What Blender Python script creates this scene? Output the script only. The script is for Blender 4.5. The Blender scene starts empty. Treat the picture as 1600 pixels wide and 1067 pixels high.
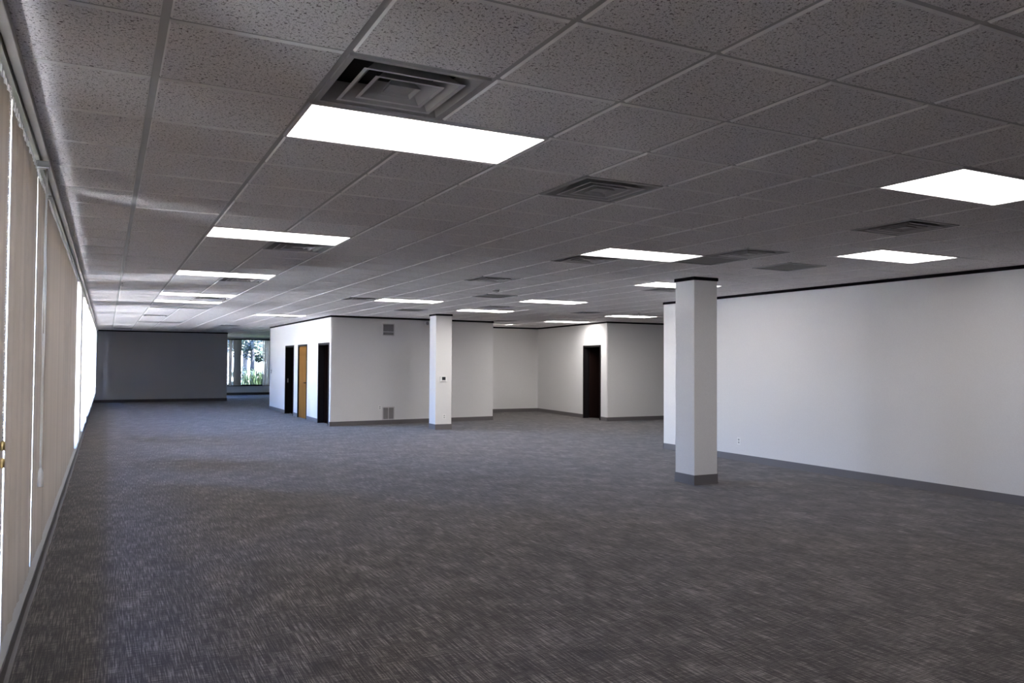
import bpy, bmesh, math, random
from mathutils import Vector, Matrix
random.seed(7)
C = bpy.context.scene.collection
SC = bpy.context.scene
R = math.radians

# ------------------------------------------------------------------ camera, sky, sun, exposure
S = 0.6096                       # two-foot ceiling module
HC = 2.685                       # ceiling height
GX0, GY0 = 1.258 * S, 5.647 * S  # ceiling grid origin
yaw, pitch, roll = R(26.999), R(1.536), R(.322)
rv = Vector((math.cos(yaw), -math.sin(yaw), 0)); fv = Vector((math.sin(yaw), math.cos(yaw), 0)); uv = Vector((0, 0, 1))
fv, uv = math.cos(pitch) * fv + math.sin(pitch) * uv, math.cos(pitch) * uv - math.sin(pitch) * fv
rv, uv = math.cos(roll) * rv + math.sin(roll) * uv, math.cos(roll) * uv - math.sin(roll) * rv
cd = bpy.data.cameras.new('camera'); cam = bpy.data.objects.new('camera', cd); C.objects.link(cam)
cd.sensor_width = 36; cd.lens = 1241.3 / 1600 * 36; cd.clip_end = 300; cd.clip_start = .05
m = Matrix((rv, uv, -fv)).transposed().to_4x4(); m.translation = (0, 0, 1.558)
cam.matrix_world = m
SC.camera = cam

SKY = 6.4
LAMP = 8.6
w = bpy.data.worlds.new('world'); SC.world = w; w.use_nodes = True
nt = w.node_tree; bg = nt.nodes['Background']
sky = nt.nodes.new('ShaderNodeTexSky'); sky.sky_type = 'NISHITA'; sky.sun_disc = False
sky.sun_elevation = R(48); sky.sun_rotation = R(125); sky.air_density = 1.0; sky.ozone_density = 3
tn = nt.nodes.new('ShaderNodeMix'); tn.data_type = 'RGBA'; tn.blend_type = 'MULTIPLY'; tn.inputs[0].default_value = 1; tn.inputs[7].default_value = (.95, .93, 1.18, 1)
nt.links.new(sky.outputs[0], tn.inputs[6]); nt.links.new(tn.outputs[2], bg.inputs[0]); bg.inputs[1].default_value = SKY
sl = bpy.data.lights.new('sun', 'SUN'); sl.energy = 230; sl.angle = R(.6); sl.color = (1, .95, .88)
so = bpy.data.objects.new('sun', sl); C.objects.link(so)
so.rotation_euler = (R(24), 0, R(40))       # from behind the building: lights the garden, never enters the windows
SC.view_settings.view_transform = 'Standard'; SC.view_settings.look = 'None'
SC.view_settings.gamma = 1; SC.view_settings.use_curve_mapping = False; SC.view_settings.exposure = .1
SC.cycles.max_bounces = 10; SC.cycles.diffuse_bounces = 6; SC.cycles.transparent_max_bounces = 12
SC.cycles.caustics_reflective = False; SC.cycles.caustics_refractive = False
SC.cycles.sample_clamp_indirect = 80
SC.cycles.use_denoising = True

def portal(name, loc, rot, sx, sy):          # helps the renderer find the windows; gives no light of its own
    l = bpy.data.lights.new(name, 'AREA'); l.shape = 'RECTANGLE'; l.size = sx; l.size_y = sy
    l.cycles.is_portal = True
    o = bpy.data.objects.new(name, l); C.objects.link(o); o.location = loc; o.rotation_euler = rot

# ------------------------------------------------------------------ helpers
def link(n, a, b): n.links.new(a, b)

class MB:
    def __init__(s): s.bm = bmesh.new(); s.mi = 0
    def face(s, pts):
        f = s.bm.faces.new([s.bm.verts.new(p) for p in pts]); f.material_index = s.mi; return f
    def hexa(s, p):       # 8 points: bottom ring (4), top ring (4)
        v = [s.bm.verts.new(q) for q in p]
        for q in ((3, 2, 1, 0), (4, 5, 6, 7), (0, 1, 5, 4), (1, 2, 6, 5), (2, 3, 7, 6), (3, 0, 4, 7)):
            f = s.bm.faces.new([v[i] for i in q]); f.material_index = s.mi
        return s
    def box(s, x0, x1, y0, y1, z0, z1):
        return s.hexa([(x0, y0, z0), (x1, y0, z0), (x1, y1, z0), (x0, y1, z0), (x0, y0, z1), (x1, y0, z1), (x1, y1, z1), (x0, y1, z1)])
    def seg(s, p, d, n, a0, a1, b0, b1, z0, z1):   # box along direction d from p, a along, b across (normal n)
        P = lambda a, b, z: (p[0] + d[0] * a + n[0] * b, p[1] + d[1] * a + n[1] * b, z)
        return s.hexa([P(a0, b0, z0), P(a1, b0, z0), P(a1, b1, z0), P(a0, b1, z0), P(a0, b0, z1), P(a1, b0, z1), P(a1, b1, z1), P(a0, b1, z1)])
    def tube(s, pts, r, n=8, cap=True):
        pts = [Vector(p) for p in pts]; rings = []
        for i, p in enumerate(pts):
            t = (pts[min(i + 1, len(pts) - 1)] - pts[max(i - 1, 0)]).normalized()
            a = t.cross(Vector((.3, .9, .1)) if abs(t.y) < .9 else Vector((1, 0, .2))).normalized(); b = t.cross(a)
            rr = r[i] if isinstance(r, (list, tuple)) else r
            rings.append([s.bm.verts.new(p + rr * (math.cos(2 * math.pi * k / n) * a + math.sin(2 * math.pi * k / n) * b)) for k in range(n)])
        for A, B in zip(rings, rings[1:]):
            for k in range(n):
                f = s.bm.faces.new((A[k], A[(k + 1) % n], B[(k + 1) % n], B[k])); f.material_index = s.mi; f.smooth = True
        if cap:
            s.bm.faces.new(rings[0][::-1]).material_index = s.mi; s.bm.faces.new(rings[-1]).material_index = s.mi
        return s
    def lathe(s, prof, org, ax='z', n=20):   # prof: (r, h)
        o = Vector(org)
        def P(r, h, k):
            c, q = r * math.cos(2 * math.pi * k / n), r * math.sin(2 * math.pi * k / n)
            return o + {'z': Vector((c, q, h)), 'y': Vector((c, h, q)), 'x': Vector((h, c, q))}[ax]
        rings = [[s.bm.verts.new(P(max(r, 1e-4), h, k)) for k in range(n)] for r, h in prof]
        for A, B in zip(rings, rings[1:]):
            for k in range(n):
                f = s.bm.faces.new((A[k], A[(k + 1) % n], B[(k + 1) % n], B[k])); f.material_index = s.mi; f.smooth = True
        return s
    def ball(s, c, r, n=8): return s.lathe([(r * math.sin(math.pi * i / n), -r * math.cos(math.pi * i / n)) for i in range(n + 1)], c, 'z', n)
    def frustum(s, r0, z0, r1, z1, t=.003):        # square louvre blade: slanted ring with thickness
        for k in range(4):
            c = [(-1, -1), (1, -1), (1, 1), (-1, 1)]; a, b = c[k], c[(k + 1) % 4]
            s.face([(a[0] * r0, a[1] * r0, z0), (b[0] * r0, b[1] * r0, z0), (b[0] * r1, b[1] * r1, z1), (a[0] * r1, a[1] * r1, z1)])
            s.face([(a[0] * r1, a[1] * r1, z1 + t), (b[0] * r1, b[1] * r1, z1 + t), (b[0] * (r0 + t), b[1] * (r0 + t), z0), (a[0] * (r0 + t), a[1] * (r0 + t), z0)])
            s.face([(a[0] * (r0 + t), a[1] * (r0 + t), z0), (b[0] * (r0 + t), b[1] * (r0 + t), z0), (b[0] * r0, b[1] * r0, z0), (a[0] * r0, a[1] * r0, z0)])
        return s
    def mesh(s, name, mats, fix=True):
        if fix: bmesh.ops.recalc_face_normals(s.bm, faces=s.bm.faces)
        me = bpy.data.meshes.new(name); s.bm.to_mesh(me); s.bm.free()
        for x in (mats if isinstance(mats, (list, tuple)) else [mats]): me.materials.append(x)
        return me
    def obj(s, name, mats, parent=None, bevel=0, fix=True):
        o = bpy.data.objects.new(name, s.mesh(name, mats, fix)); C.objects.link(o)
        if parent: o.parent = parent
        if bevel:
            b = o.modifiers.new('bevel', 'BEVEL'); b.width = bevel; b.segments = 2; b.limit_method = 'ANGLE'
        return o

def thing(name, label, cat, loc=(0, 0, 0), rz=0, group=None):
    o = bpy.data.objects.new(name, None); C.objects.link(o); o.location = loc; o.rotation_euler = (0, 0, rz)
    o.empty_display_size = .1
    o['label'] = label; o['category'] = cat
    if group: o['group'] = group
    return o
def tag(o, label, cat, group=None):
    o['label'] = label; o['category'] = cat
    if group: o['group'] = group
    return o
def struct(o, label=None):
    o['kind'] = 'structure'
    if label: o['label'] = label
    return o
def dup(root, loc, label):
    r = root.copy(); C.objects.link(r); r.location = loc; r['label'] = label
    for ch in list(root.children):
        c = ch.copy(); C.objects.link(c); c.parent = r
        for g in ch.children:
            d = g.copy(); C.objects.link(d); d.parent = c
    return r

# ------------------------------------------------------------------ materials
def mat(name, col, rough=.6, metal=0, spec=.4):
    M = bpy.data.materials.new(name); M.use_nodes = True; b = M.node_tree.nodes['Principled BSDF']
    b.inputs['Base Color'].default_value = (*col, 1); b.inputs['Roughness'].default_value = rough
    b.inputs['Metallic'].default_value = metal; b.inputs['Specular IOR Level'].default_value = spec
    return M
def tex(M, kind, scale, vec=(1, 1, 1), **kw):
    n = M.node_tree; tc = n.nodes.new('ShaderNodeTexCoord'); mp = n.nodes.new('ShaderNodeMapping')
    mp.inputs['Scale'].default_value = vec; link(n, tc.outputs['Object'], mp.inputs[0])
    t = n.nodes.new(kind); t.inputs['Scale'].default_value = scale; link(n, mp.outputs[0], t.inputs['Vector'])
    for k, v in kw.items(): t.inputs[k].default_value = v
    return t
def ramp(M, src, stops):
    n = M.node_tree; r = n.nodes.new('ShaderNodeValToRGB'); link(n, src, r.inputs[0])
    e = r.color_ramp.elements
    while len(e) < len(stops): e.new(.5)
    for x, (p, c) in zip(e, stops): x.position = p; x.color = (*c, 1)
    return r
def mix(M, a, b, fac, mode='MIX'):
    n = M.node_tree; x = n.nodes.new('ShaderNodeMix'); x.data_type = 'RGBA'; x.blend_type = mode
    for s_, i in ((a, 6), (b, 7)):
        if isinstance(s_, tuple): x.inputs[i].default_value = (*s_, 1)
        else: link(n, s_, x.inputs[i])
    if isinstance(fac, float): x.inputs[0].default_value = fac
    else: link(n, fac, x.inputs[0])
    return x.outputs[2]
def bump(M, h, strength, dist=.002):
    n = M.node_tree; b = n.nodes.new('ShaderNodeBump'); b.inputs['Strength'].default_value = strength; b.inputs['Distance'].default_value = dist
    link(n, h, b.inputs['Height']); link(n, b.outputs[0], n.nodes['Principled BSDF'].inputs['Normal'])
def base(M, s): link(M.node_tree, s, M.node_tree.nodes['Principled BSDF'].inputs['Base Color'])

# woven vinyl wallcovering
WALL = mat('wallcovering', (.74, .735, .73), .7, spec=.2)
t = tex(WALL, 'ShaderNodeTexNoise', 60, (1, 1, 2.2), Detail=3); t2 = tex(WALL, 'ShaderNodeTexNoise', 260, (1, 1, .25), Detail=2)
base(WALL, mix(WALL, ramp(WALL, t.outputs[0], [(.3, (.76, .75, .745)), (.7, (.845, .835, .835))]).outputs[0],
               ramp(WALL, t2.outputs[0], [(.3, (.76, .75, .75)), (.7, (.84, .835, .83))]).outputs[0], .5))
bump(WALL, t2.outputs[0], .25, .001)
KNEE = mat('painted_sill_wall', (.60, .60, .60), .7)
ENDW = mat('shaded_end_wall', (.46, .465, .49), .7, spec=.2)  # end wall's shade is put into a greyer base colour
DARKROOM = mat('near_black_surface', (.010, .007, .008), .9, spec=.05)  # near-black colour for inner walls, inner floors and the roof slab
# carpet: heathered loop pile with streaks along and across the room
CARPET = mat('carpet', (.08, .07, .07), .95, spec=.05)
a = tex(CARPET, 'ShaderNodeTexNoise', 1, (135, 4.5, 1), Detail=3, Roughness=.6)
b_ = tex(CARPET, 'ShaderNodeTexNoise', 1, (10, 110, 1), Detail=3, Roughness=.6)
c_ = tex(CARPET, 'ShaderNodeTexNoise', 1, (3.2, 2.4, 1), Detail=4, Roughness=.65)
d_ = tex(CARPET, 'ShaderNodeTexNoise', 240, (1, 1, 1), Detail=2)
n = CARPET.node_tree
def math_node(op, x, y):
    q = n.nodes.new('ShaderNodeMath'); q.operation = op
    for i, v in enumerate((x, y)):
        if isinstance(v, (int, float)): q.inputs[i].default_value = v
        else: link(n, v, q.inputs[i])
    return q.outputs[0]
sm = math_node('ADD', math_node('MULTIPLY', a.outputs[0], .50), math_node('MULTIPLY', b_.outputs[0], .30))
sm = math_node('ADD', sm, math_node('MULTIPLY', c_.outputs[0], .20)); sm = math_node('ADD', sm, math_node('MULTIPLY', d_.outputs[0], .04))
pile = ramp(CARPET, sm, [(.455, (.017, .0125, .0125)), (.515, (.054, .0435, .043)), (.565, (.130, .112, .108)), (.62, (.29, .262, .25))]).outputs[0]
sp = n.nodes.new('ShaderNodeSeparateXYZ'); tcn = n.nodes.new('ShaderNodeTexCoord'); link(n, tcn.outputs['Object'], sp.inputs[0])
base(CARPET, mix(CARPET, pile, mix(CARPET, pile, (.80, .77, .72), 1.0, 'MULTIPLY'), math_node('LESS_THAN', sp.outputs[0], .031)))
bump(CARPET, d_.outputs[0], .5, .004)
CARPET.node_tree.nodes['Principled BSDF'].inputs['Sheen Weight'].default_value = .25
# fissured acoustic tile
TILE = mat('acoustic_tile', (.66, .645, .645), .85, spec=.1)
v1 = tex(TILE, 'ShaderNodeTexNoise', 95, (1, 1, 1), Detail=2.5, Roughness=.55, Distortion=.6)
v2 = tex(TILE, 'ShaderNodeTexNoise', 210, (1, 1, 1), Detail=1.5)
pit = ramp(TILE, v1.outputs[0], [(.36, (.28, .265, .265)), (.42, (1, 1, 1))]).outputs[0]
pit2 = ramp(TILE, v2.outputs[0], [(.35, (.55, .53, .53)), (.42, (1, 1, 1))]).outputs[0]
base(TILE, mix(TILE, mix(TILE, (.88, .85, .855), pit, 1.0, 'MULTIPLY'), pit2, 1.0, 'MULTIPLY'))
GRID = mat('grid_metal', (.46, .45, .45), .45, spec=.4)
STRIP = mat('painted_steel_strip', (.52, .51, .50), .4)
BLACK = mat('black_trim', (.008, .006, .009), .7, spec=.08)
BASE = mat('grey_vinyl_base', (.155, .142, .145), .5)
BASEDK = mat('dark_vinyl_base', (.085, .078, .08), .45)
WMETAL = mat('white_enamel', (.62, .60, .60), .4)
VENTM = mat('vent_enamel', (.40, .385, .385), .4)
DARKV = mat('duct_black', (.012, .011, .012), .9)
WPLAST = mat('white_plastic', (.90, .90, .89), .3)
CORD = mat('white_cord', (.95, .95, .93), .5)
n = CORD.node_tree; tr = n.nodes.new('ShaderNodeBsdfTranslucent'); tr.inputs[0].default_value = (.97, .97, .95, 1)
mx = n.nodes.new('ShaderNodeMixShader'); mx.inputs[0].default_value = .5
link(n, n.nodes['Principled BSDF'].outputs[0], mx.inputs[1]); link(n, tr.outputs[0], mx.inputs[2]); link(n, mx.outputs[0], n.nodes['Material Output'].inputs[0])
SLOT = mat('dark_slot', (.02, .02, .02), .6)
SCREEN = mat('grey_screen', (.035, .04, .045), .25)
BRONZE = mat('dark_bronze', (.010, .008, .009), .65, 0, .15)
STEEL = mat('brushed_steel', (.6, .6, .6), .3, 1)
BRASS = mat('brass', (.6, .45, .2), .3, 1)
DKDOOR = mat('dark_stained_door', (.014, .006, .005), .75, spec=.1)
OAK = mat('honey_oak_veneer', (.45, .24, .07), .8, spec=.1)
t = tex(OAK, 'ShaderNodeTexNoise', 1, (9, 40, 1.2), Detail=5, Distortion=.8)
base(OAK, ramp(OAK, t.outputs[0], [(.3, (.19, .080, .012)), (.7, (.29, .130, .024))]).outputs[0])
RETM = mat('perforated_metal', (.30, .285, .28), .6)
t = tex(RETM, 'ShaderNodeTexChecker', 90); base(RETM, mix(RETM, (.30, .285, .28), (.05, .048, .047), t.outputs[1]))
def vinyl(name, trans):
    M = bpy.data.materials.new(name); M.use_nodes = True
    n = M.node_tree; b = n.nodes['Principled BSDF']; b.inputs['Roughness'].default_value = .6
    oi = n.nodes.new('ShaderNodeObjectInfo')
    base(M, ramp(M, oi.outputs['Random'], [(0, (.43, .385, .335)), (1, (.51, .46, .40))]).outputs[0])
    tr = n.nodes.new('ShaderNodeBsdfTranslucent'); tr.inputs[0].default_value = (.85, .60, .40, 1)
    mx = n.nodes.new('ShaderNodeMixShader'); mx.inputs[0].default_value = trans
    link(n, b.outputs[0], mx.inputs[1]); link(n, tr.outputs[0], mx.inputs[2]); link(n, mx.outputs[0], n.nodes['Material Output'].inputs[0])
    return M
VINYL = vinyl('blind_vinyl', .011)
VINYL2 = vinyl('dimmed_vinyl', .0012)  # same vinyl, translucency cut so the end window vanes look shaded
GLASS = bpy.data.materials.new('window_glass'); GLASS.use_nodes = True
n = GLASS.node_tree; n.nodes.remove(n.nodes['Principled BSDF'])
ts = n.nodes.new('ShaderNodeBsdfTransparent'); ts.inputs[0].default_value = (.86, .885, .90, 1)
gl = n.nodes.new('ShaderNodeBsdfGlossy'); gl.inputs['Roughness'].default_value = .02
lw = n.nodes.new('ShaderNodeLayerWeight'); lw.inputs[0].default_value = .25
mx = n.nodes.new('ShaderNodeMixShader'); link(n, lw.outputs['Fresnel'], mx.inputs[0]); link(n, ts.outputs[0], mx.inputs[1]); link(n, gl.outputs[0], mx.inputs[2])
link(n, mx.outputs[0], n.nodes['Material Output'].inputs[0])
def emit(name, col, s):
    M = bpy.data.materials.new(name); M.use_nodes = True; b = M.node_tree.nodes['Principled BSDF']
    b.inputs['Base Color'].default_value = (.8, .8, .8, 1); b.inputs['Emission Color'].default_value = (*col, 1); b.inputs['Emission Strength'].default_value = s
    return M
LIT = emit('lit_diffuser', (1, .955, .945), LAMP)
LIT2 = emit('boosted_lit_diffuser', (1, .965, .93), LAMP * 2.5)
UNLIT = mat('unlit_diffuser', (.42, .42, .43), .4)
GROUND = mat('pale_concrete', (.52, .52, .50), .9)
t = tex(GROUND, 'ShaderNodeTexNoise', 1.3, Detail=5); base(GROUND, ramp(GROUND, t.outputs[0], [(.3, (.52, .52, .50)), (.7, (.68, .68, .65))]).outputs[0])
LEAF = mat('leaves', (.10, .19, .13), .5)
oi = LEAF.node_tree.nodes.new('ShaderNodeNewGeometry')
base(LEAF, ramp(LEAF, oi.outputs['Random Per Island'], [(0, (.0025, .009, .007)), (1, (.012, .028, .020))]).outputs[0])
LEAF2 = mat('grass_blades', (.22, .38, .10), .5)
oi = LEAF2.node_tree.nodes.new('ShaderNodeNewGeometry')
base(LEAF2, ramp(LEAF2, oi.outputs['Random Per Island'], [(0, (.003, .012, .004)), (1, (.018, .036, .009))]).outputs[0])
BARK = mat('bark', (.16, .17, .19), .9)
t = tex(BARK, 'ShaderNodeTexNoise', 14, (1, 1, .3), Detail=4); base(BARK, ramp(BARK, t.outputs[0], [(.3, (.0035, .0045, .007)), (.7, (.008, .010, .014))]).outputs[0])

# ------------------------------------------------------------------ floor, roof slab, ground
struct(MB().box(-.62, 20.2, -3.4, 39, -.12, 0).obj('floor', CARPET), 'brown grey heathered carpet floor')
struct(MB().box(-.9, 20.4, -3.6, 39.3, HC + .22, HC + .4).obj('ceiling_slab', DARKROOM))
struct(MB().box(-60, 60, -30, 110, -.5, -.121).obj('ground', GROUND), 'pale concrete ground outside the windows')

LAWN = mat('lawn', (.03, .05, .018), .95, spec=.1)
t = tex(LAWN, 'ShaderNodeTexNoise', 9, Detail=5); base(LAWN, ramp(LAWN, t.outputs[0], [(.3, (.018, .034, .010)), (.7, (.045, .07, .025))]).outputs[0])
struct(MB().box(-3, 30, 39.3, 54, -.121, -.112).obj('lawn', LAWN), 'unseen lawn added outside the end window')  # added out of view to cut ground bounce into the passage

# ------------------------------------------------------------------ ceiling: tegular tiles in an exposed grid
def gx(i):
    if i <= 0: return GX0 + S * i * (1.007 if i == -1 else 1)
    if i <= 12: return GX0 + S * i * .979
    if i <= 16: return GX0 + S * (12 * .979 + (i - 12) * (16.13 - 12 * .979) / 4)
    return GX0 + S * (16.13 + (i - 16) * .98)
def gy(j): return GY0 + S * (j if j <= 1 else 1 + (j - 1) * .979)
I0, I1, J0, J1 = -1, 31, -11, 60
xs = [-.42] + [gx(i) for i in range(I0, I1 + 1)]     # first column runs to the window wall
ys = [gy(j) for j in range(J0, J1 + 1)]
cut = {}                                             # cells taken by fixtures
LITS = [(0, 0), (0, 6), (0, 12), (0, 18), (0, 21), (6, -1), (6, 5), (10, 3), (10, 9), (6, 17), (10, 15), (10, 20), (16, 25), (16, 20), (4, 27), (14.5, 28.2),
        (0, -6), (6, -7)]
OFFS = [(0, 24), (0, 36), (5, 41), (6, 45), (6, 51)]
VENTS = [(0, -1), (3, 1), (1, 7), (1, 13), (1, 19), (6, 6), (8, 4), (8, 1), (6, 10), (14, 19), (5, 17), (11, 10), (10, 18), (5, 28), (0, 30), (14, 26), (-1, 45), (4, 38)]
RETS = [(8, 5), (10, 5), (8, 14), (8, 21)]
for i, j in LITS + OFFS:
    if i == 14.5: cut[(14, 28)] = cut[(15, 28)] = 1
    else: cut[(i, j)] = cut[(i + 1, j)] = 1
for c in VENTS + RETS: cut[c] = 1
mb = MB(); T = .012; DR = .009; BV = .007      # half tee width, tile face drop, tile edge bevel
for a_ in range(len(xs) - 1):
    for b_ in range(len(ys) - 1):
        i, j = a_ + I0 - 1, b_ + J0
        if (i, j) in cut: continue
        x0, x1, y0, y1 = xs[a_], xs[a_ + 1], ys[b_], ys[b_ + 1]
        x0 += T; x1 -= T; y0 += T; y1 -= T
        lo, hi = HC, HC + DR
        q = [(x0, y0, hi), (x1, y0, hi), (x1, y1, hi), (x0, y1, hi)]
        p = [(x0 + BV, y0 + BV, lo), (x1 - BV, y0 + BV, lo), (x1 - BV, y1 - BV, lo), (x0 + BV, y1 - BV, lo)]
        mb.mi = 0; mb.face(p[::-1])
        mb.mi = 2
        for k in range(4): mb.face([q[k], p[k], p[(k + 1) % 4], q[(k + 1) % 4]])
mb.mi = 1
x_a, x_b = xs[0], xs[-1]; y_a, y_b = ys[0], ys[-1]
for a_ in range(1, len(xs)):
    x = xs[a_]
    if a_ == 1: continue
    mb.box(x - T, x + T, y_a, y_b, HC + DR, HC + DR + .02)
for y in ys: mb.box(x_a, x_b, y - T, y + T, HC + DR + .0005, HC + DR + .0195)
mb.mi = 3                                      # the wide jointed strip nearest the windows
x = xs[1]; yy = y_a
while yy < 33:
    yn = yy + 1.83; o_ = random.uniform(-.0015, .0015)
    mb.box(x - .014 + o_, x + .014 + o_, yy, yn - .002, HC + DR - .004, HC + DR + .02); yy = yn
EDGE = mat('tile_edge', (.90, .88, .87), .8)
struct(mb.obj('ceiling', [TILE, GRID, EDGE, STRIP], fix=False), 'suspended ceiling of fissured two foot tiles')

# ------------------------------------------------------------------ ceiling panels and vents
GL_ = 'lit ceiling light panels'
def make_light(lit):
    t = thing('ceiling_light', '', 'ceiling light', (0, 0, 0), 0, GL_ if lit else 'unlit ceiling light panels')
    w2, h2 = S - .012, S * .49 - .009
    f = MB()
    for x0, x1, y0, y1 in ((-w2, w2, -h2, -h2 + .014), (-w2, w2, h2 - .014, h2), (-w2, -w2 + .014, -h2 + .014, h2 - .014), (w2 - .014, w2, -h2 + .014, h2 - .014)):
        f.box(x0, x1, y0, y1, -.003, .05)
    f.obj('frame', WMETAL, t)
    MB().box(-w2, w2, -h2, h2, .05, .09).obj('housing', WMETAL, t)
    MB().box(-w2 + .014, w2 - .014, -h2 + .014, h2 - .014, .002, .010).obj('diffuser', LIT if lit else UNLIT, t)
    return t
def lpos(i, j):
    if i == 14.5: return (GX0 + S * 15.5, GY0 + S * 28.75, HC)
    return ((gx(i) + gx(i + 2)) / 2, (gy(j) + gy(j + 1)) / 2, HC)
LL = {(0, 0): 'largest glowing ceiling panel, nearest the camera, touching the big square air vent',
      (0, 6): 'second glowing panel in the row nearest the window blinds, air vent tucked behind it',
      (0, 12): 'third glowing panel in the row nearest the window blinds',
      (0, 18): 'upper of two close thin glowing panels far along the row by the blinds',
      (0, 21): 'last and lower of two close thin glowing panels in the row by the blinds',
      (6, -1): 'bright ceiling panel cut off by the right edge of the photo',
      (6, 5): 'glowing panel between an air vent and a dark return grille, before the big column',
      (10, 3): 'glowing ceiling panel nearest the long white right wall',
      (10, 9): 'glowing ceiling panel partly hidden behind the top of the big column',
      (6, 17): 'thin glowing panel over the white block left of the thin column',
      (10, 15): 'thin glowing panel halfway between thin column and big column',
      (10, 20): 'thin glowing panel just right of the top of the thin column',
      (16, 25): 'thin glowing panel above the wall with the lone dark doorway in the alcove',
      (16, 20): 'thin glowing panel just left of the right wall end, above the grey alcove face',
      (4, 27): 'thin glowing panel over the end of the white wall with three doors',
      (14.5, 28.2): 'small sliver of glowing panel peeking out beside the right end of the white block',
      (0, -6): 'glowing ceiling panel over the camera beside the blinds', (6, -7): 'glowing ceiling panel behind the camera'}
p0 = make_light(True)
for k, c in enumerate(LITS):
    if k == 0: p0.location = lpos(*c); p0['label'] = LL[c]
    else:
        q = dup(p0, lpos(*c), LL[c])
        if c in ((16, 25), (16, 20), (14.5, 28.2), (10, 20), (10, 15), (6, 17)):      # output raised to brighten the block front and alcove
            f = [x for x in q.children if x.name.startswith('diffuser')][0]; f.data = f.data.copy(); f.data.materials[0] = LIT2
OL = ['unlit grey ceiling panel after the last glowing panel in the row by the blinds', 'unlit grey ceiling panel in front of the dark end wall',
      'unlit ceiling panel past the glowing panel over the three doors', 'unlit ceiling panel in the passage towards the end window', 'unlit ceiling panel closest to the end window']
p0 = make_light(False)
for k, c in enumerate(OFFS):
    if k == 0: p0.location = lpos(*c); p0['label'] = OL[0]
    else: dup(p0, lpos(*c), OL[k])

def make_vent():
    t = thing('air_vent', '', 'air vent', (0, 0, 0), 0, 'square ceiling air vents')
    h = S * .49 - .010
    f = MB()
    for x0, x1, y0, y1 in ((-h, h, -h, -h + .022), (-h, h, h - .022, h), (-h, -h + .022, -h + .022, h - .022), (h - .022, h, -h + .022, h - .022)):
        f.box(x0, x1, y0, y1, .0, .012)
    f.obj('frame', VENTM, t)
    MB().frustum(h - .022, .004, h - .05, .085).obj('outer_cone', VENTM, t)
    MB().box(-h, h, -h, h, .11, .14).obj('duct_box', DARKV, t)
    for r0 in (.195, .130):
        q = MB().frustum(r0, -.004, r0 - .055, .055); q.mi = 1; q.frustum(r0 + .014, -.006, r0, -.005, .002).obj('louver', [VENTM, WMETAL], t)
    c = MB(); c.frustum(.068, -.004, .045, .03); c.box(-.052, .052, -.052, .052, .004, .008); c.obj('centre_plate', VENTM, t)
    return t
def vpos(i, j): return ((gx(i) + gx(i + 1)) / 2, (gy(j) + gy(j + 1)) / 2, HC)
VL = ['big square air vent in front of the largest glowing panel, stepped louvers clearly seen',
      'square air vent alone among plain tiles near the middle top of the photo',
      'air vent half hidden behind the second glowing panel by the blinds',
      'air vent just behind the third glowing panel by the blinds',
      'air vent sandwiched between the last two glowing panels by the blinds',
      'air vent touching the left end of the glowing panel before the big column',
      'air vent above the plain grey return grilles, left of the panel by the right wall',
      'square air vent between the two glowing panels nearest the right wall',
      'square air vent alone in the mid ceiling above the thin column',
      'dark air vent between the two thin glowing panels left of the right wall end',
      'air vent at the left end of the thin glowing panel over the white block',
      'air vent behind the panel that is hidden by the big column',
      'small dark air vent just in front of the glowing panel right of the thin column',
      'air vent right behind the thin glowing panel over the three doors',
      'air vent past the unlit panel in the row by the blinds',
      'small dark air vent beside the sliver of glowing panel at the alcove',
      'air vent at the far end beside the last blind', 'far dark air vent over the passage left of the three doors']
p0 = make_vent()
for k, c in enumerate(VENTS):
    if k == 0: p0.location = vpos(*c); p0['label'] = VL[0]
    else: dup(p0, vpos(*c), VL[k])
def make_ret():
    t = thing('return_grille', '', 'return grille', (0, 0, 0), 0, 'flat square return air grilles')
    h = S * .49 - .010; f = MB()
    for x0, x1, y0, y1 in ((-h, h, -h, -h + .025), (-h, h, h - .025, h), (-h, -h + .025, -h + .025, h - .025), (h - .025, h, -h + .025, h - .025)):
        f.box(x0, x1, y0, y1, -.004, .012)
    f.obj('frame', VENTM, t)
    MB().box(-h + .025, h - .025, -h + .025, h - .025, .004, .012).obj('perforated_plate', RETM, t)
    return t
p0 = make_ret()
for k, (c, l) in enumerate(zip(RETS, ['dark flat return grille touching the right end of the panel before the big column',
                                     'flat grey return grille alone, left of the panel by the right wall',
                                     'flat return grille behind the smoke detector above the thin column',
                                     'flat return grille just left of the top of the thin column'])):
    if k == 0: p0.location = vpos(*c); p0['label'] = l
    else: dup(p0, vpos(*c), l)

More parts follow.
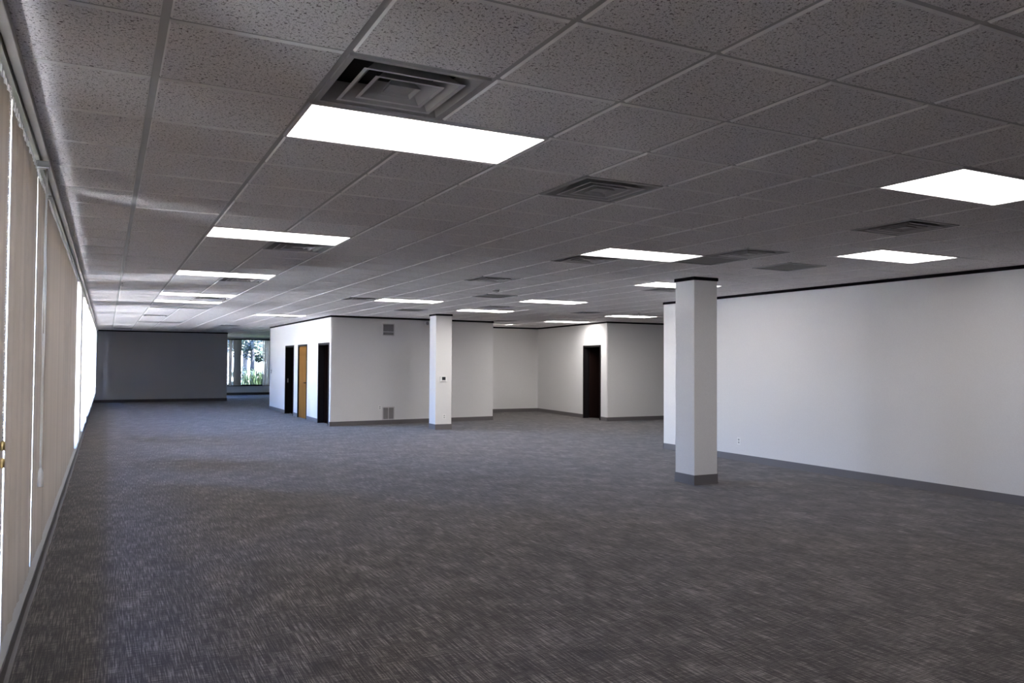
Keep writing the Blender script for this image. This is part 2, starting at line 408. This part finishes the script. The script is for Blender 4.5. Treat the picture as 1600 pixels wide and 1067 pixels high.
t = thing('smoke_detector', 'small round smoke detector between an air vent and a return grille, above the thin column', 'smoke detector', (GX0 + 7.45 * S, GY0 + 12.35 * S, HC))
MB().lathe([(0, 0), (.06, 0), (.06, -.012), (0, -.012)], (0, 0, 0)).obj('mounting_plate', WPLAST, t)
MB().lathe([(0, -.012), (.052, -.012), (.050, -.035), (.03, -.046), (0, -.047)], (0, 0, 0)).obj('sensor_head', VENTM, t)
def sprinkler(loc, label):
    t = thing('sprinkler_head', label, 'sprinkler', loc, 0, 'ceiling sprinkler heads')
    MB().lathe([(0, 0), (.036, 0), (.032, -.007), (0, -.008)], (0, 0, 0)).obj('escutcheon', WMETAL, t)
    MB().lathe([(0, -.008), (.011, -.008), (.009, -.028), (0, -.028)], (0, 0, 0), n=10).tube([(.012, 0, -.02), (.014, 0, -.038), (.004, 0, -.05)], .0025, 6).tube([(-.012, 0, -.02), (-.014, 0, -.038), (-.004, 0, -.05)], .0025, 6).obj('body', STEEL, t)
    MB().lathe([(0, -.05), (.017, -.05), (.017, -.053), (0, -.053)], (0, 0, 0), n=12).obj('deflector', STEEL, t)
sprinkler((.176, 12.72, HC), 'small sprinkler head on the wide ceiling strip by the blinds')
sprinkler((10.56, 14.5, HC), 'tiny sprinkler head in the ceiling above the grey alcove face')

# ------------------------------------------------------------------ walls
def wall(name, p, q, th, ops=(), label=None, m_=WALL, z1=HC + .2, base_=True, trim=True, fin=None, bm_=BASE):
    """p->q along the visible face; the wall body lies to the left of p->q (right if th<0). ops: (a0, a1, ztop)."""
    d = Vector((q[0] - p[0], q[1] - p[1])); L = d.length; d /= L; nrm = Vector((-d.y, d.x)) * (1 if th > 0 else -1); t = abs(th)
    b = MB(); s = 0
    for a0, a1, zt in sorted(ops):
        b.seg(p, d, nrm, s, a0, 0, t, 0, z1); b.seg(p, d, nrm, a0, a1, 0, t, zt, z1); s = a1
    b.seg(p, d, nrm, s, L, 0, t, 0, z1)
    struct(b.obj('wall_' + name, m_), label)
    e0, e1 = fin or (0, 0)
    if base_:
        b = MB(); s = -e0
        for a0, a1, zt in list(sorted(ops)) + [(L + e1, 0, 0)]:
            b.seg(p, d, nrm, s, a0, -.006, 0, .012, .105)
            b.seg(p, d, nrm, s, a0, -.010, 0, 0, .014); s = a1
        struct(b.obj('baseboard_' + name, bm_))
    if trim:
        struct(MB().seg(p, d, nrm, -e0, L + e1, -.012, 0, HC - .042, HC + .001).obj('trim_' + name, BLACK))

wall('right', (9.12, 11.75), (9.12, -3.3), .2, label='long white wall on the right', fin=(.012, 0))
wall('right_return', (20, 11.75), (9.2, 11.75), .19, base_=True, fin=(0, .092))
wall('rear', (9.3, -3.2), (-.62, -3.2), .2)
wall('east', (20, 18.1), (20, 11.7), .2)
def unit(p, q): d = Vector((q[0] - p[0], q[1] - p[1])); return d.normalized()
# alcove: grey face, side wall with the lone doorway, back wall
NC, NB = (12.0, 17.92), (12.38, 22.46)
wall('alcove_face', (12.015, 17.895), (20, 17.895), .15, label='grey wall face right of the lone doorway', fin=(.03, 0))
nl = (Vector(NB) - Vector(NC)).length
wall('alcove_side', NB, NC, .15, [(nl - 1.37, nl - .33, 2.06)], label='white alcove wall with a dark doorway', fin=(0, .012))
wall('alcove_back', (7.5, 22.46), (12.55, 22.46), .15, label='back wall of the alcove')
# white block with three doors
BC, BR, BL = (4.82, 19.14), (9.375, 19.54), (4.77, 26.87)
bl = (Vector(BL) - Vector(BC)).length
def fy(y): return bl - (y - 19.14)
DOORS = {1: (23.22, 24.40), 2: (21.58, 22.68), 3: (19.24, 20.34)}
wall('block_side', BL, BC, .14, [(fy(b1), fy(b0), 2.03) for b0, b1 in DOORS.values()], label='white wall with three doors', fin=(.012, .012))
wall('block_front', (BC[0] + .015, BC[1] - .018), BR, .14, label='grey white front of the block behind the thin column', fin=(.03, .012))
wall('block_end', (9.5, 26.87), BL, .14, base_=False, fin=(0, .012))
wall('block_right', BR, (9.375, 22.6), .14, trim=True, fin=(.012, 0))
# dark rooms behind the doorways
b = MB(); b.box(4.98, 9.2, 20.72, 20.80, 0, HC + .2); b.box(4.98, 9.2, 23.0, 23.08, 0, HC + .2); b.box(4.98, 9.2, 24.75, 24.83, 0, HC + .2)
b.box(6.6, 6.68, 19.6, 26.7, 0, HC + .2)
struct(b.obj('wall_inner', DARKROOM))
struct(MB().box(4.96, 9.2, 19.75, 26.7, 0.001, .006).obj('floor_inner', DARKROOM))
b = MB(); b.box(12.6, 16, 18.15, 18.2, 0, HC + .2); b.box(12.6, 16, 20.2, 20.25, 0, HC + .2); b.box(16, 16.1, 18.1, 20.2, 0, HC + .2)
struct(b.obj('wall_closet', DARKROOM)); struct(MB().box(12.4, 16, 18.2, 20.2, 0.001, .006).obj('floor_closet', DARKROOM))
# end wall and the passage beside it
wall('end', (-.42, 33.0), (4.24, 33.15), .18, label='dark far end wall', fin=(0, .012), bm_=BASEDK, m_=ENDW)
wall('end_return', (4.24, 33.15), (4.24, 38.7), .18, base_=True, fin=(.012, 0), bm_=BASEDK)
wall('passage', (9.4, 38.8), (9.4, 26.8), .15)

# columns
def column(name, x0, x1, y0, y1, label):
    o = struct(MB().box(x0, x1, y0, y1, 0, HC + .2).obj(name, WALL, bevel=.004), label)
    b = MB(); b.box(x0 - .006, x1 + .006, y0 - .006, y1 + .006, .012, .125); b.box(x0 - .010, x1 + .010, y0 - .010, y1 + .010, 0, .014)
    b.obj('baseboard', BASE, o)
    MB().box(x0 - .012, x1 + .012, y0 - .012, y1 + .012, HC - .042, HC + .001).obj('trim', BLACK, o)
    return o
column('column', 6.745, 7.125, 8.06, 8.44, 'big square white column in front of the right wall')
column('column', 6.785, 7.185, 17.20, 17.60, 'thin distant square column in front of the white block')

# ------------------------------------------------------------------ window wall, windows and blinds on the left
DIV = [-1.66, 2.17, 6.0, 9.85, 13.7, 17.5, 21.3, 25.1, 28.9, 32.75]
b = MB(); b.box(-.62, -.42, -3.4, 39, 0, .40); b.box(-.62, -.42, -3.4, 39, 2.56, HC + .2)
b.box(-.62, -.42, -3.4, DIV[0] + .06, .40, 2.62)
for y in DIV[1:-1]: b.box(-.62, -.42, y - .07, y + .07, .40, 2.62)
b.box(-.62, -.42, DIV[-1] - .06, 39, .40, 2.62)
struct(b.obj('wall_left', KNEE), 'window wall with low sill wall on the left')
b = MB(); y = -3.2; k = 0
prof = [(-.42, .105), (-.4165, .105), (-.4155, .03), (-.408, .010), (-.402, .0)]
yy = [-3.2 + .35 * i for i in range(104)]
for y0, y1 in zip(yy, yy[1:]):
    w0, w1 = [.0022 * math.sin(3.1 * q) + .0016 * math.sin(7.3 * q) for q in (y0, y1)]
    for k in range(4):
        P0, P1 = prof[k], prof[k + 1]; m_ = 1 if k >= 2 else 0
        b.mi = m_
        s0 = 0 if k == 0 else 1
        b.face([(P0[0] + w0 * s0 * (k > 0), y0, P0[1]), (P1[0] + w0, y0, P1[1]), (P1[0] + w1, y1, P1[1]), (P0[0] + w1 * s0 * (k > 0), y1, P0[1])])
struct(b.obj('baseboard_left', [BASEDK, BASE]), 'dark cove base along the window wall')
for k, (y0, y1) in enumerate(zip(DIV, DIV[1:])):
    a0, a1 = y0 + .07, y1 - .07
    wn = struct(bpy.data.objects.new(f'window_{k + 1}', None)); C.objects.link(wn)
    f = MB()
    for c in ((a0, a1, .40, .45), (a0, a1, 2.51, 2.56)): f.box(-.56, -.50, c[0], c[1], c[2], c[3])
    mid = (a0 + a1) / 2
    for c in ((a0, a0 + .05), (mid - .025, mid + .025), (a1 - .05, a1)): f.box(-.56, -.50, c[0], c[1], .45, 2.51)
    f.obj('window_frame', BRONZE, wn)
    MB().box(-.533, -.527, a0 + .05, a1 - .05, .45, 2.51).obj('glass_pane', GLASS, wn)
    portal('window_portal', (-.60, mid, 1.51), (0, R(-90), 0), 2.17, a1 - a0)
struct(MB().box(-.335, -.300, -3.2, 33.0, HC - .038, HC + .004).obj('trim_2', mat('beige_enamel', (.34, .315, .295), .5), bevel=.003), 'beige wall angle where ceiling meets the blinds')

VW = .089
def vane_mesh(m_):
    b = MB(); N = 6; pr = []
    for k in range(N + 1):
        u = -1 + 2 * k / N; pr.append((u * VW / 2, .0035 * (1 - u * u)))
    zt, zb = 2.585, .415
    for (u0, h0), (u1, h1) in zip(pr, pr[1:]):
        f = b.face([(h0, u0, zb), (h1, u1, zb), (h1, u1, zt), (h0, u0, zt)]); f.smooth = True
    bmesh.ops.remove_doubles(b.bm, verts=b.bm.verts, dist=1e-5)
    return b.mesh('vane', m_)
VM = vane_mesh(VINYL)
VM2 = vane_mesh(VINYL2)
HM = MB(); HM.box(-.008, .008, -.014, .014, 2.582, 2.622); HM.tube([(0, 0, 2.61), (0, 0, 2.635)], .004, 6); HM = HM.mesh('vane_clip', WPLAST)
BL_ = ['vertical blind cut by the left edge of the photo, with bead chain and pull cord',
       'second vertical blind from the camera, smooth beige and closed',
       'third vertical blind from the camera, its first vanes glowing white',
       'fourth vertical blind from the camera along the left wall', 'fifth vertical blind from the camera along the left wall',
       'sixth vertical blind from the camera along the left wall', 'seventh vertical blind from the camera along the left wall',
       'last vertical blind, beside the dark end wall']
XB = -.362
def blind(name, y0, y1, ang, label):
    t = thing(name, label, 'vertical blind', (0, 0, 0), 0, 'vertical blinds on the left window wall')
    MB().box(XB - .022, XB + .022, y0 + .02, y1 - .02, 2.634, 2.668).obj('headrail', mat('headrail', (.45, .44, .38), .4) if 'headrail' not in bpy.data.materials else bpy.data.materials['headrail'], t)
    n_ = int((y1 - y0 - .06) / .0805)
    for k in range(n_):
        y = y0 + .05 + .0805 * k + .02
        v = bpy.data.objects.new('vane', VM); C.objects.link(v); v.parent = t
        v.location = (XB, y, 0); v.rotation_euler = (0, 0, R(ang(y)))
        h = bpy.data.objects.new('vane_clip', HM); C.objects.link(h); h.parent = t; h.location = (XB, y, 0)
    return t
# angle > 0 turns the outdoor side of a vane towards the camera
def a_first(y):
    for yc, a in ((3.72, 19), (4.02, 5), (4.10, -14), (4.50, 5), (5.16, 8)):
        if abs(y - yc) < .041: return a
    return -7 + 6 * math.sin(y * 5.1) + 3 * math.sin(y * 13.7)
def a_second(y):
    return -6 + 4 * math.sin(y * 4.3) + 2 * math.sin(y * 11) if y < 9.4 else -1
def a_third(y): return 33 + 6 * math.sin(y * 9) if 11.7 < y < 12.8 else -2
rnd = random.Random(3)
def a_far(y):
    if 13.6 < y < 14.5 or 16.9 < y < 18.4: return 2
    return (41 if y < 25 else 34 if y < 28.9 else 15) + 9 * math.sin(y * 2.3) + 8 * math.sin(y * 5.7 + 1) + rnd.uniform(-8, 8)
bl_first = None
for k, (y0, y1) in enumerate(zip(DIV[1:], DIV[2:])):
    fn = [a_first, a_second, a_third][k] if k < 3 else a_far
    t = blind('vertical_blind', y0, y1, fn, BL_[k])
    if k == 0: bl_first = t
blind('vertical_blind', DIV[0], DIV[1], lambda y: -9, 'open vertical blind beside the camera on the left wall')
# bead chain of the first blind
b = MB(); z = 2.60
while z > 1.25: b.ball((-.345, 3.545 + .004 * math.sin(z * 3), z), .0032, 5); z -= .0105
b.tube([(-.345, 3.545, 2.6), (-.345, 3.545, 1.2)], .0008, 4).obj('bead_chain', WPLAST, bl_first)
for z in (1.235, 1.170): MB().lathe([(0, -.018), (.008, -.018), (.009, .012), (.004, .018), (0, .018)], (-.345, 3.548, z), n=10).obj('chain_weight', BRASS, bl_first)
# pull cord with tassel
CX, CY = -.305, 4.92
MB().box(CX - .045, CX + .012, CY - .03, CY + .03, 2.585, 2.622).obj('cord_bracket', STEEL, bl_first, bevel=.003)
b = MB(); rr = random.Random(5)
for s_ in range(3):
    pts = []
    for k in range(34):
        z = 2.59 - k * (2.59 - .97) / 33; am = .006 if s_ else .010
        pts.append((CX + am * math.sin(z * (4 + s_) + s_ * 2) * (1 - abs(k - 17) / 20), CY + 2.2 * am * math.sin(z * (5.5 - s_) + 2.1 * s_) * (1 - abs(k - 17) / 19), z))
    b.tube(pts, .0036, 6)
b.tube([(CX, CY, 1.70), (CX + .002, CY - .03, 1.62), (CX, CY - .045, 1.52), (CX, CY - .03, 1.47)], .002, 6)
b.tube([(CX, CY, 1.25), (CX, CY - .03, 1.19), (CX, CY - .02, 1.08), (CX, CY, 1.02)], .002, 6)
b.obj('pull_cord', CORD, bl_first)
MB().lathe([(0, .985), (.006, .985), (.013, .96), (.015, .885), (0, .885)], (CX, CY, 0), n=14).obj('tassel', CORD, bl_first)

# ------------------------------------------------------------------ end window
WY = 38.7
b = MB(); b.box(4.2, 9.5, WY, WY + .2, 0, .42); b.box(4.2, 9.5, WY, WY + .2, 2.60, HC + .2); b.box(4.2, 4.7, WY, WY + .2, .42, 2.60); b.box(7.6, 9.5, WY, WY + .2, .42, 2.60)
struct(b.obj('wall_far', WALL), 'wall under the end window')
struct(MB().box(4.25, 9.38, WY - .008, WY, 0, .105).obj('baseboard_far', BASEDK))
wn = struct(bpy.data.objects.new('window_10', None)); C.objects.link(wn)
f = MB()
for c in ((4.7, 7.6, .42, .47), (4.7, 7.6, 2.55, 2.60)): f.box(c[0], c[1], WY + .08, WY + .14, c[2], c[3])
for x in (4.7, 7.55): f.box(x, x + .05, WY + .08, WY + .14, .47, 2.55)
f.obj('window_frame', BRONZE, wn)
MB().box(4.75, 7.55, WY + .107, WY + .113, .47, 2.55).obj('glass_pane', GLASS, wn)
MB().box(4.68, 7.62, WY - .03, WY + .08, .40, .425).obj('window_sill', BRONZE, wn)
portal('window_portal', (6.15, WY + .18, 1.51), (R(-90), 0, 0), 2.9, 2.1)
t = thing('vertical_blind', 'vertical blind at the end window, dark vanes bunched to the left with the garden showing', 'vertical blind', (0, 0, 0))
MB().box(4.72, 7.58, WY - .035, WY + .01, 2.555, 2.60).obj('headrail', BRONZE, t)
for x, a_ in [(4.80, 62), (4.88, 62), (4.96, 64), (5.05, 30), (5.12, 20), (5.20, 55), (5.27, 12), (5.34, 10), (5.41, 14), (5.48, 10), (5.53, 12)] + [(6.56, -62), (6.64, -48), (6.71, -55), (6.79, -50), (6.86, 30), (6.94, 20), (7.02, 15)] + [(7.10 + .08 * k, 12) for k in range(5)]:
    v = bpy.data.objects.new('vane', VM2); C.objects.link(v); v.parent = t
    v.location = (x, WY - .012 - .045 * 0, 0); v.rotation_euler = (0, 0, R(90 + a_)); v.scale = (1, 1, .985)

# ------------------------------------------------------------------ doors
def door_frame(name, p, d, nrm, w_, h, depth, parts):
    o = struct(bpy.data.objects.new(name, None)); C.objects.link(o); o['label'] = parts
    f = MB()
    f.seg(p, d, nrm, 0, .05, -.012, depth, 0, h); f.seg(p, d, nrm, w_ - .05, w_, -.012, depth, 0, h); f.seg(p, d, nrm, .05, w_ - .05, -.012, depth, h - .05, h)
    f.obj('door_frame', BRONZE, o)
    return o
dd = unit(BL, BC); nn = Vector((-dd.y, dd.x))        # along the wall towards the camera; into the block
def P(y): return Vector(BL) + dd * fy(y)
def lever(b, p, d, nrm, a, side, z):
    q = lambda a_, b_, z_: (p[0] + d[0] * a_ + nrm[0] * b_, p[1] + d[1] * a_ + nrm[1] * b_, z_)
    b.seg(p, d, nrm, a - .03, a + .03, -.008, 0, z - .035, z + .035)
    b.tube([q(a, 0, z), q(a, -.055, z)], .011, 10); b.tube([q(a, -.05, z), q(a - .12 * side, -.055, z)], .010, 10)
for k in (1, 2, 3):
    y0, y1 = DOORS[k]; p = P(y1); w_ = y1 - y0
    o = door_frame(f'door_{k}', p, dd, nn, w_, 2.03, .14, {1: 'open dark doorway furthest along the white wall', 2: 'closed honey oak door between two dark doorways', 3: 'open dark doorway nearest the block corner'}[k])
    if k == 2:
        lf = MB().seg(p, dd, nn, .054, w_ - .054, .02, .065, .008, 1.976).obj('door_leaf', OAK, o)
        b = MB(); p2 = p + nn * .02; lever(b, p2, dd, nn, w_ - .13, 1, .985); b.obj('lever_handle', BRONZE, lf)
        for z in (.25, 1.05, 1.75): MB().seg(p, dd, nn, .046, .062, -.016, .02, z, z + .1).obj('hinge', BRONZE, lf)
    else:
        # leaf swung open into the dark room, seen at the far jamb
        q = p + dd * .055 + nn * .14
        lf = MB().seg(q, nn, dd, .01, .95, 0, .042, .008, 1.975).obj('door_leaf', DKDOOR, o)
        b = MB()
        e = q + dd * .042; b.seg(e, nn, dd, .86, .90, 0, .008, .94, 1.02); b.tube([(e + nn * .88).to_tuple() + (.985,), (e + nn * .88 + dd * .05).to_tuple() + (.985,), (e + nn * .77 + dd * .055).to_tuple() + (.985,)], .010, 8)
        b.obj('lever_handle', BRONZE, lf)
        if k == 1: MB().seg(p + dd * .05, nn, dd, .05, .085, 0, .003, .93, 1.05).obj('strike_plate', STEEL, o)
dn = unit(NB, NC); n4 = Vector((-dn.y, dn.x)); pN = Vector(NB) + dn * (nl - 1.37)
o = door_frame('door_4', pN, dn, n4, 1.04, 2.06, .15, 'lone open dark doorway in the alcove wall')
q = pN + dn * .055 + n4 * .15
MB().seg(q, n4, dn, .01, .9, 0, .042, .008, 2.0).obj('door_leaf', DKDOOR, o)

# ------------------------------------------------------------------ small fixtures on walls
BC = (BC[0] + .015, BC[1] - .018)
df = unit(BC, BR); nf = Vector((-df.y, df.x))        # along block front, into the wall
def on_front(x): return (x - BC[0]) / df.x
pB = (BC[0], BC[1])
def front(name, label, cat, x, z):
    a_ = on_front(x); q = Vector(BC) + df * a_
    return thing(name, label, cat, (q.x, q.y, z), math.atan2(df.y, df.x))
def grille(t, w_, h, bars, vertical):
    f = MB()
    for x0, x1, z0, z1 in ((-w_, w_, -h, -h + .025), (-w_, w_, h - .025, h), (-w_, -w_ + .025, -h + .025, h - .025), (w_ - .025, w_, -h + .025, h - .025)): f.box(x0, x1, -.010, 0, z0, z1)
    f.obj('frame', WMETAL, t)
    MB().box(-w_ + .02, w_ - .02, -.002, -.0005, -h + .02, h - .02).obj('backing', SLOT, t)
    if vertical: MB().box(-.009, .009, -.010, 0, -h + .025, h - .025).obj('divider', WMETAL, t)
    else: MB().box(-w_ + .025, w_ - .025, -.010, 0, -h * .42, -h * .42 + .02).obj('divider', WMETAL, t)
    b = MB(); z = -h + .032
    while z < h - .032:
        b.hexa([(-w_ + .025, -.009, z - .003), (w_ - .025, -.009, z - .003), (w_ - .025, -.0025, z + .004), (-w_ + .025, -.0025, z + .004),
                (-w_ + .025, -.009, z - .001), (w_ - .025, -.009, z - .001), (w_ - .025, -.0025, z + .006), (-w_ + .025, -.0025, z + .006)])
        z += .0125
    b.obj('louvers', VENTM, t)
grille(front('wall_vent', 'grey louvered vent high on the block front near the black trim', 'wall vent', 6.31, 2.375), .165, .155, 0, False)
grille(front('wall_vent', 'grey louvered vent low on the block front just above the baseboard', 'wall vent', 6.33, .27), .165, .165, 0, True)
def outlet(t, horizontal=False):
    MB().box(-.036, .036, -.006, 0, -.058, .058).obj('cover_plate', WPLAST, t, bevel=.002)
    for z in (-.022, .022):
        r_ = MB().box(-.017, .017, -.009, -.005, z - .015, z + .015).obj('socket', mat('socket_grey', (.5, .5, .5), .4) if 'socket_grey' not in bpy.data.materials else bpy.data.materials['socket_grey'], t, bevel=.002)
        b = MB(); b.box(-.008, -.005, -.0096, -.008, z - .005, z + .007); b.box(.005, .008, -.0096, -.008, z - .005, z + .007); b.obj('slots', SLOT, r_)
outlet(front('power_outlet', 'white power outlet left of the low wall vent on the block front', 'outlet', 6.10, .42))
outlet(thing('power_outlet', 'white power outlet low on the thin column', 'outlet', (7.005, 17.20, .30)))
outlet(thing('power_outlet', 'white power outlet low on the long right wall', 'outlet', (9.12, 9.80, .316), R(-90)))
t = thing('thermostat', 'white thermostat with dark screen on the thin column', 'thermostat', (6.975, 17.20, 1.175))
MB().box(-.085, .085, -.028, 0, -.068, .068).obj('housing', WPLAST, t, bevel=.012)
MB().box(-.04, .045, -.031, -.027, -.028, .046).obj('screen', SCREEN, t)
MB().box(-.055, .055, -.030, -.027, -.056, -.046).obj('button_strip', WMETAL, t)
t = front('emergency_light', 'small round emergency lamp high on the block wall beside the thin column', 'emergency light', 7.36, 2.565)
MB().lathe([(0, 0), (.062, 0), (.062, -.012), (.03, -.02), (0, -.02)], (0, 0, 0), 'y').obj('base_plate', WPLAST, t)
MB().lathe([(0, -.018), (.022, -.018), (.045, -.05), (.05, -.085), (.044, -.088)], (.0, 0, 0), 'y').obj('lamp_head', WPLAST, t)
MB().lathe([(0, -.078), (.043, -.078), (.043, -.082), (0, -.082)], (0, 0, 0), 'y').lathe([(0, -.083), (.016, -.083), (.016, -.088), (0, -.088)], (0, 0, 0), 'y').obj('lens', VENTM, t)
q = Vector(BL) + dd * .25
t = thing('light_switch', 'small light switch at the far edge of the white wall with three doors', 'light switch', (q.x, q.y, 1.23), math.atan2(dd.y, dd.x))
MB().box(-.058, .058, -.006, 0, -.058, .058).obj('cover_plate', mat('grey_plate', (.26, .26, .27), .4), t, bevel=.002)
for x in (-.023, .023): MB().box(x - .006, x + .006, -.016, -.005, -.010, .012).obj('toggle', WPLAST, t)

# ------------------------------------------------------------------ garden outside the end window
def foliage(name, c, rad, num, size, m_, parent, seed, flat=1.0):
    r_ = random.Random(seed); b = MB()
    cl = [(Vector((r_.gauss(0, .5), r_.gauss(0, .5), r_.gauss(0, .5))), r_.uniform(.25, .5)) for _ in range(16)]
    for _ in range(num):
        o, cr_ = r_.choice(cl); v = Vector((r_.gauss(0, 1), r_.gauss(0, 1), r_.gauss(0, 1))).normalized() * cr_ * r_.uniform(.5, 1)
        p = Vector(c) + Vector(((o.x + v.x) * rad[0], (o.y + v.y) * rad[1], (o.z + v.z) * rad[2]))
        a_ = Vector((r_.gauss(0, 1), r_.gauss(0, 1), r_.gauss(0, .6))).normalized(); n_ = a_.orthogonal().normalized(); s_ = size * r_.uniform(.6, 1.3)
        b.face([p - a_ * s_, p + n_ * s_ * .45, p + a_ * s_, p - n_ * s_ * .45])
    return b.obj(name, m_, parent, fix=False)
def tree(x, y, h, r0, label, seed, num, lean=0):
    t = thing('garden_tree', label, 'tree', (x, y, -.113 if y < 54 else -.121))
    pts = [(0, 0, 0), (.03, .02, h * .35), (lean * .5, .05, h * .6), (lean, 0, h * .85)]
    b = MB().tube(pts, [r0, r0 * .8, r0 * .6, r0 * .3], 10)
    rr_ = random.Random(seed)
    for k in range(6):
        z = h * rr_.uniform(.45, .75); an = rr_.uniform(0, 6.28); b.tube([(lean * .4, .03, z), (math.cos(an) * .7, math.sin(an) * .7, z + .7), (math.cos(an) * 1.3, math.sin(an) * 1.3, z + 1.1)], [r0 * .4, r0 * .25, r0 * .1], 6)
    b.obj('trunk', BARK, t)
    foliage('foliage', (lean * .7, 0, h * .62), (2.0, 1.6, 1.3), num, .085, LEAF, t, seed)
tree(7.2, 46.0, 4.6, .16, 'tree with slim blue grey trunk seen through the end window', 11, 11000)
tree(8.3, 56.0, 5.8, .2, 'leafy tree further back beyond the end window', 12, 9000)
tree(10.5, 60.0, 5.2, .2, 'tree right of the others outside the end window', 13, 3000)
t = thing('garden_bush', 'green bush with long blades outside under the end window', 'bush', (7.1, 42.2, -.113))
b = MB(); rr_ = random.Random(4)
for k in range(520):
    an = rr_.uniform(0, 6.28); r1 = rr_.uniform(.1, .9); h = rr_.uniform(.8, 1.55); bx, by = rr_.gauss(0, .5), rr_.gauss(0, .4)
    c, s_ = math.cos(an), math.sin(an); wd = .016
    P_ = [(bx, by, 0), (bx + c * r1 * .4, by + s_ * r1 * .4, h * .8), (bx + c * r1, by + s_ * r1, h * .85)]
    b.face([(P_[0][0] - s_ * wd, P_[0][1] + c * wd, 0), (P_[0][0] + s_ * wd, P_[0][1] - c * wd, 0), (P_[1][0] + s_ * wd, P_[1][1] - c * wd, P_[1][2]), (P_[1][0] - s_ * wd, P_[1][1] + c * wd, P_[1][2])])
    b.face([(P_[1][0] - s_ * wd, P_[1][1] + c * wd, P_[1][2]), (P_[1][0] + s_ * wd, P_[1][1] - c * wd, P_[1][2]), P_[2]])
b.obj('blades', LEAF2, t, fix=False)
t = thing('garden_shrub', 'low leafy shrub left of the bladed bush outside the end window', 'bush', (6.4, 45.0, -.113))
foliage('foliage', (0, 0, .65), (.8, .6, .6), 2200, .05, LEAF, t, 21)
MB().tube([(0, 0, 0), (.02, 0, .65)], .02, 6).obj('stem', BARK, t)
